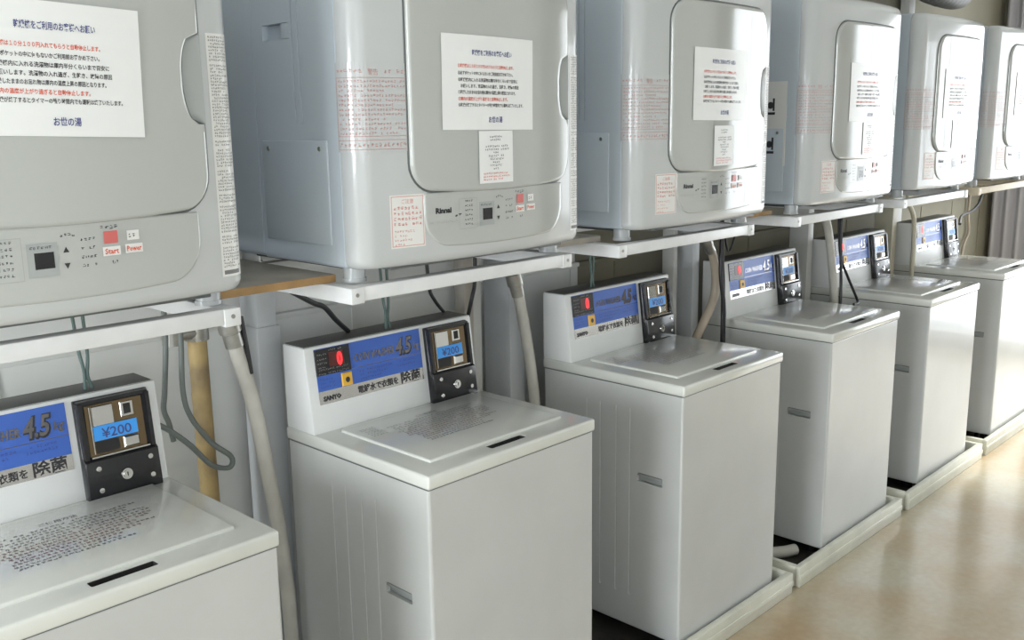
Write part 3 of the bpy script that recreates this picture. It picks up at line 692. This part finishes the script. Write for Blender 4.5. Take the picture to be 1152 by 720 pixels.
# ------------------------------------------------------------------ pipes, hoses, cables
o = MB().tube([(-0.161, 0.60, 1.24), (-0.161, 0.60, 0.9), (-0.159, 0.60, 0.6), (-0.158, 0.60, FLOOR)], 0.0215, 16).build('water_pipe', PIPEY)
MB().cyl((-0.161, 0.60, 1.085), 0.027, 0.045, 'z', 16).cyl((-0.215, 0.59, 1.105), 0.014, 0.055, 'x', 12).cyl((-0.225, 0.59, 1.085), 0.022, 0.045, 'z', 12).build('pipe_fitting', FITTING, o)
MB().cyl((-0.161, 0.60, 1.13), 0.023, 0.10, 'z', 16).build('pale_sleeve', HOSEW, o)
tag(o, 'yellowed vertical water pipe with metal clamp right of the nearest console', 'pipe')
def cable(name, strands, r, m, label, cat='cable', n=8):
    mb = MB()
    for s in strands: mb.tube(s, r, n)
    return tag(mb.build(name, m, None, ang=60), label, cat)
cable('grey_cable', [[(-0.240, 0.53, 1.22), (-0.235, 0.53, 1.116), (-0.240, 0.53, 0.994), (-0.226, 0.53, 0.930), (-0.182, 0.53, 0.861), (-0.137, 0.53, 0.816), (-0.144, 0.53, 0.792), (-0.187, 0.53, 0.810), (-0.232, 0.53, 0.866), (-0.274, 0.53, 0.909), (-0.300, 0.53, 0.93)]], 0.0062, CABLEG, 'grey cable making a loose loop in front of the yellowed pipe')
cable('grey_cable', [[(-0.262, 0.545, 1.22), (-0.261, 0.545, 1.124), (-0.274, 0.545, 1.001), (-0.280, 0.545, 0.958), (-0.271, 0.545, 0.924), (-0.264, 0.545, 0.882)]], 0.0062, CABLEG, 'grey cable hanging straight against the right end of the nearest console')
def hose(pts, r, m, label, fit=True):
    o = MB().tube(pts, r, 14).build('hose', m, None, ang=60)
    if fit:
        p, q = Vector(pts[0]), Vector(pts[1]); d_ = (q-p).normalized()
        MB().cyl(p-d_*0.012, r*1.45, 0.035, d_, 14).cyl(p+d_*0.026, r*1.2, 0.032, d_, 14).build('fitting', FITTING, o)
    return tag(o, label, 'hose', 'hoses behind the washers')
h = hose([(-0.137, 0.50, 1.135), (-0.121, 0.50, 1.067), (-0.090, 0.50, 0.946), (-0.067, 0.50, 0.791), (-0.048, 0.50, 0.653), (-0.036, 0.50, 0.513), (-0.029, 0.50, 0.394), (-0.03, 0.5, 0.14)], 0.0175, HOSEW, 'thick white hose with metal fitting slanting down between first and second washers')
MB().tube([(-0.112, 0.488, 1.145), (-0.104, 0.488, 1.085), (-0.096, 0.488, 1.012)], 0.006, 8).build('strap', CABLEK, h)
hose([(0.773,0.500,1.123),(0.797,0.500,1.047),(0.822,0.500,0.937),(0.843,0.500,0.825),(0.857,0.500,0.712),(0.863,0.500,0.598),(0.865,0.5,0.20)], 0.0165, HOSEW, 'white hose with metal fitting between second and third washers')
hose([(1.635,0.420,1.154),(1.682,0.420,1.103),(1.708,0.420,1.021),(1.700,0.420,0.943),(1.664,0.428,0.876),(1.606,0.430,0.809),(1.553,0.430,0.746),(1.52,0.43,0.5)], 0.0155, HOSEB, 'brownish curved hose left of the fourth console')
hose([(2.452,0.390,1.19),(2.459,0.390,1.163),(2.490,0.388,1.091),(2.528,0.386,0.958),(2.555,0.384,0.804),(2.56,0.39,0.6)], 0.0165, HOSEW, 'beige straight hose left of the fifth console', False)
hose([(3.315,0.415,1.216),(3.331,0.415,1.166),(3.395,0.412,1.089),(3.409,0.410,0.960),(3.407,0.410,0.854),(3.40,0.41,0.6)], 0.011, POSTB, 'thin pale curved hose in front of the beige post', False)
cable('power_cord', [[(1.660, 0.37, 1.24), (1.667, 0.37, 1.085), (1.678, 0.37, 0.990), (1.682, 0.37, 0.788), (1.682, 0.37, 0.60)], [(1.672, 0.37, 1.24), (1.667, 0.374, 1.13), (1.662, 0.37, 1.03), (1.678, 0.366, 0.93), (1.689, 0.37, 0.80), (1.689, 0.37, 0.60)]], 0.0075, CABLEK, 'twisted black power cord hanging between third and fourth washers')
cable('black_wire', [[(1.800, 0.45, 1.217), (1.806, 0.45, 1.161), (1.840, 0.45, 1.090), (1.889, 0.45, 1.169), (1.90, 0.45, 1.217)]], 0.0035, CABLEK, 'thin black wire drooping in a V left of the fourth console')
cable('black_wire', [[(2.405,0.300,1.25),(2.388,0.290,1.119),(2.380,0.280,1.006),(2.355,0.262,0.880),(2.36,0.262,0.6)]], 0.0062, CABLEK, 'straight black wire hanging in front of the fifth console label')
cable('black_wire', [[(2.418,0.318,1.25),(2.421,0.312,1.10),(2.421,0.300,1.017),(2.398,0.260,0.953),(2.325,0.185,0.885),(2.285,0.160,0.8715),(2.25,0.160,0.8715)]], 0.0055, CABLEK, 'slanting black wire crossing low over the fifth console')
def pair(x, m, label):
    cable('thin_wires', [[(x, 0.45, 1.218), (x+0.006, 0.45, 1.14), (x+0.012, 0.45, 1.098), (x+0.012, 0.452, 1.062)], [(x+0.020, 0.45, 1.218), (x+0.022, 0.45, 1.13), (x+0.018, 0.45, 1.09), (x+0.026, 0.452, 1.062)]], 0.0035, m, label)
pair(-0.49, CABLEN, 'pair of thin green grey wires above the nearest console')
pair(0.252, CABLEN, 'pair of thin green grey wires above the second console')
pair(1.049, CABLEN, 'pair of thin dark green wires above the third console')
cable('black_wire', [[(-0.066, 0.35, 1.21), (0.012, 0.387, 1.170), (0.068, 0.425, 1.147), (0.124, 0.462, 1.104), (0.178, 0.49, 1.064)]], 0.0062, CABLEK, 'black wire slanting down to the left end of the second console')
cable('black_wire', [[(0.445, 0.50, 1.217), (0.452, 0.50, 1.134), (0.470, 0.50, 1.098), (0.500, 0.50, 1.063)]], 0.0048, CABLEK, 'short dark wire above the coin unit of the second console')
cable('black_wire', [[(0.622, 0.50, 1.25), (0.618, 0.50, 1.132), (0.606, 0.50, 1.086), (0.600, 0.53, 0.98)]], 0.0055, CABLEK, 'black wire at the right end of the second console')
cable('black_wire', [[(4.72, BACK_Y-0.01, 1.30), (4.700, 0.55, 1.22), (4.682, 0.55, 1.089), (4.581, 0.55, 1.035), (4.408, 0.55, 1.013), (4.30, 0.52, 0.98)]], 0.008, CABLEK, 'black wire curving out from the farthest console')
cable('brown_wire', [[(4.925, 0.69, 1.40), (4.920, 0.69, 1.145), (4.911, 0.69, 0.987), (4.939, 0.69, 0.868), (4.860, 0.69, 0.753), (4.85, 0.69, 0.4)]], 0.008, HOSEB, 'brown wire down the olive wall beyond the farthest console')
o = MB().tube([(1.60, 0.30, 0.085), (1.63, 0.18, 0.083), (1.69, 0.115, 0.083), (1.742, 0.09, 0.083)], 0.020, 14).build('drain_hose', HOSEW, None, ang=60)
tag(o, 'short white drain hose end lying in the tray beside the fourth washer', 'hose')

# exhaust duct over the fifth dryer, curtain at the far end
mb = MB().tube([(3.50, 0.50, 2.165), (3.75, 0.50, 2.145), (3.98, 0.50, 2.15), (4.12, 0.56, 2.22), (4.15, BACK_Y-0.002, 2.32)], lambda t: 0.068+0.003*math.cos(t*150), 18, sub=16)
tag(mb.build('exhaust_duct', mat('dusty_dark_duct', (0.13, 0.125, 0.11), 0.5), None, ang=60), 'grey exhaust duct above the fifth dryer at the top of the photo', 'duct')
mb = MB(); N = 60; vs = []
for j in (0, 1):
    for i in range(N+1):
        t = i/N; y = 0.24+0.44*t; x = END_X-0.075+0.022*math.sin(t*2*PI*6)-0.003*j; vs += [(x, y, 0.10), (x, y, 2.42)]
n = 2*(N+1)
for j in (0, 1): mb.add(vs[j*n:(j+1)*n], [(2*i, 2*i+2, 2*i+3, 2*i+1) for i in range(N)])
o = mb.build('curtain', CURT, None, ang=80); MB().cyl((END_X-0.075, -2.4, 2.42), 0.010, 3.1, 'y', 12).build('curtain_rail', ALU, o)
tag(o, 'grey violet curtain hanging at the right edge of the photo beyond the farthest dryer', 'curtain')
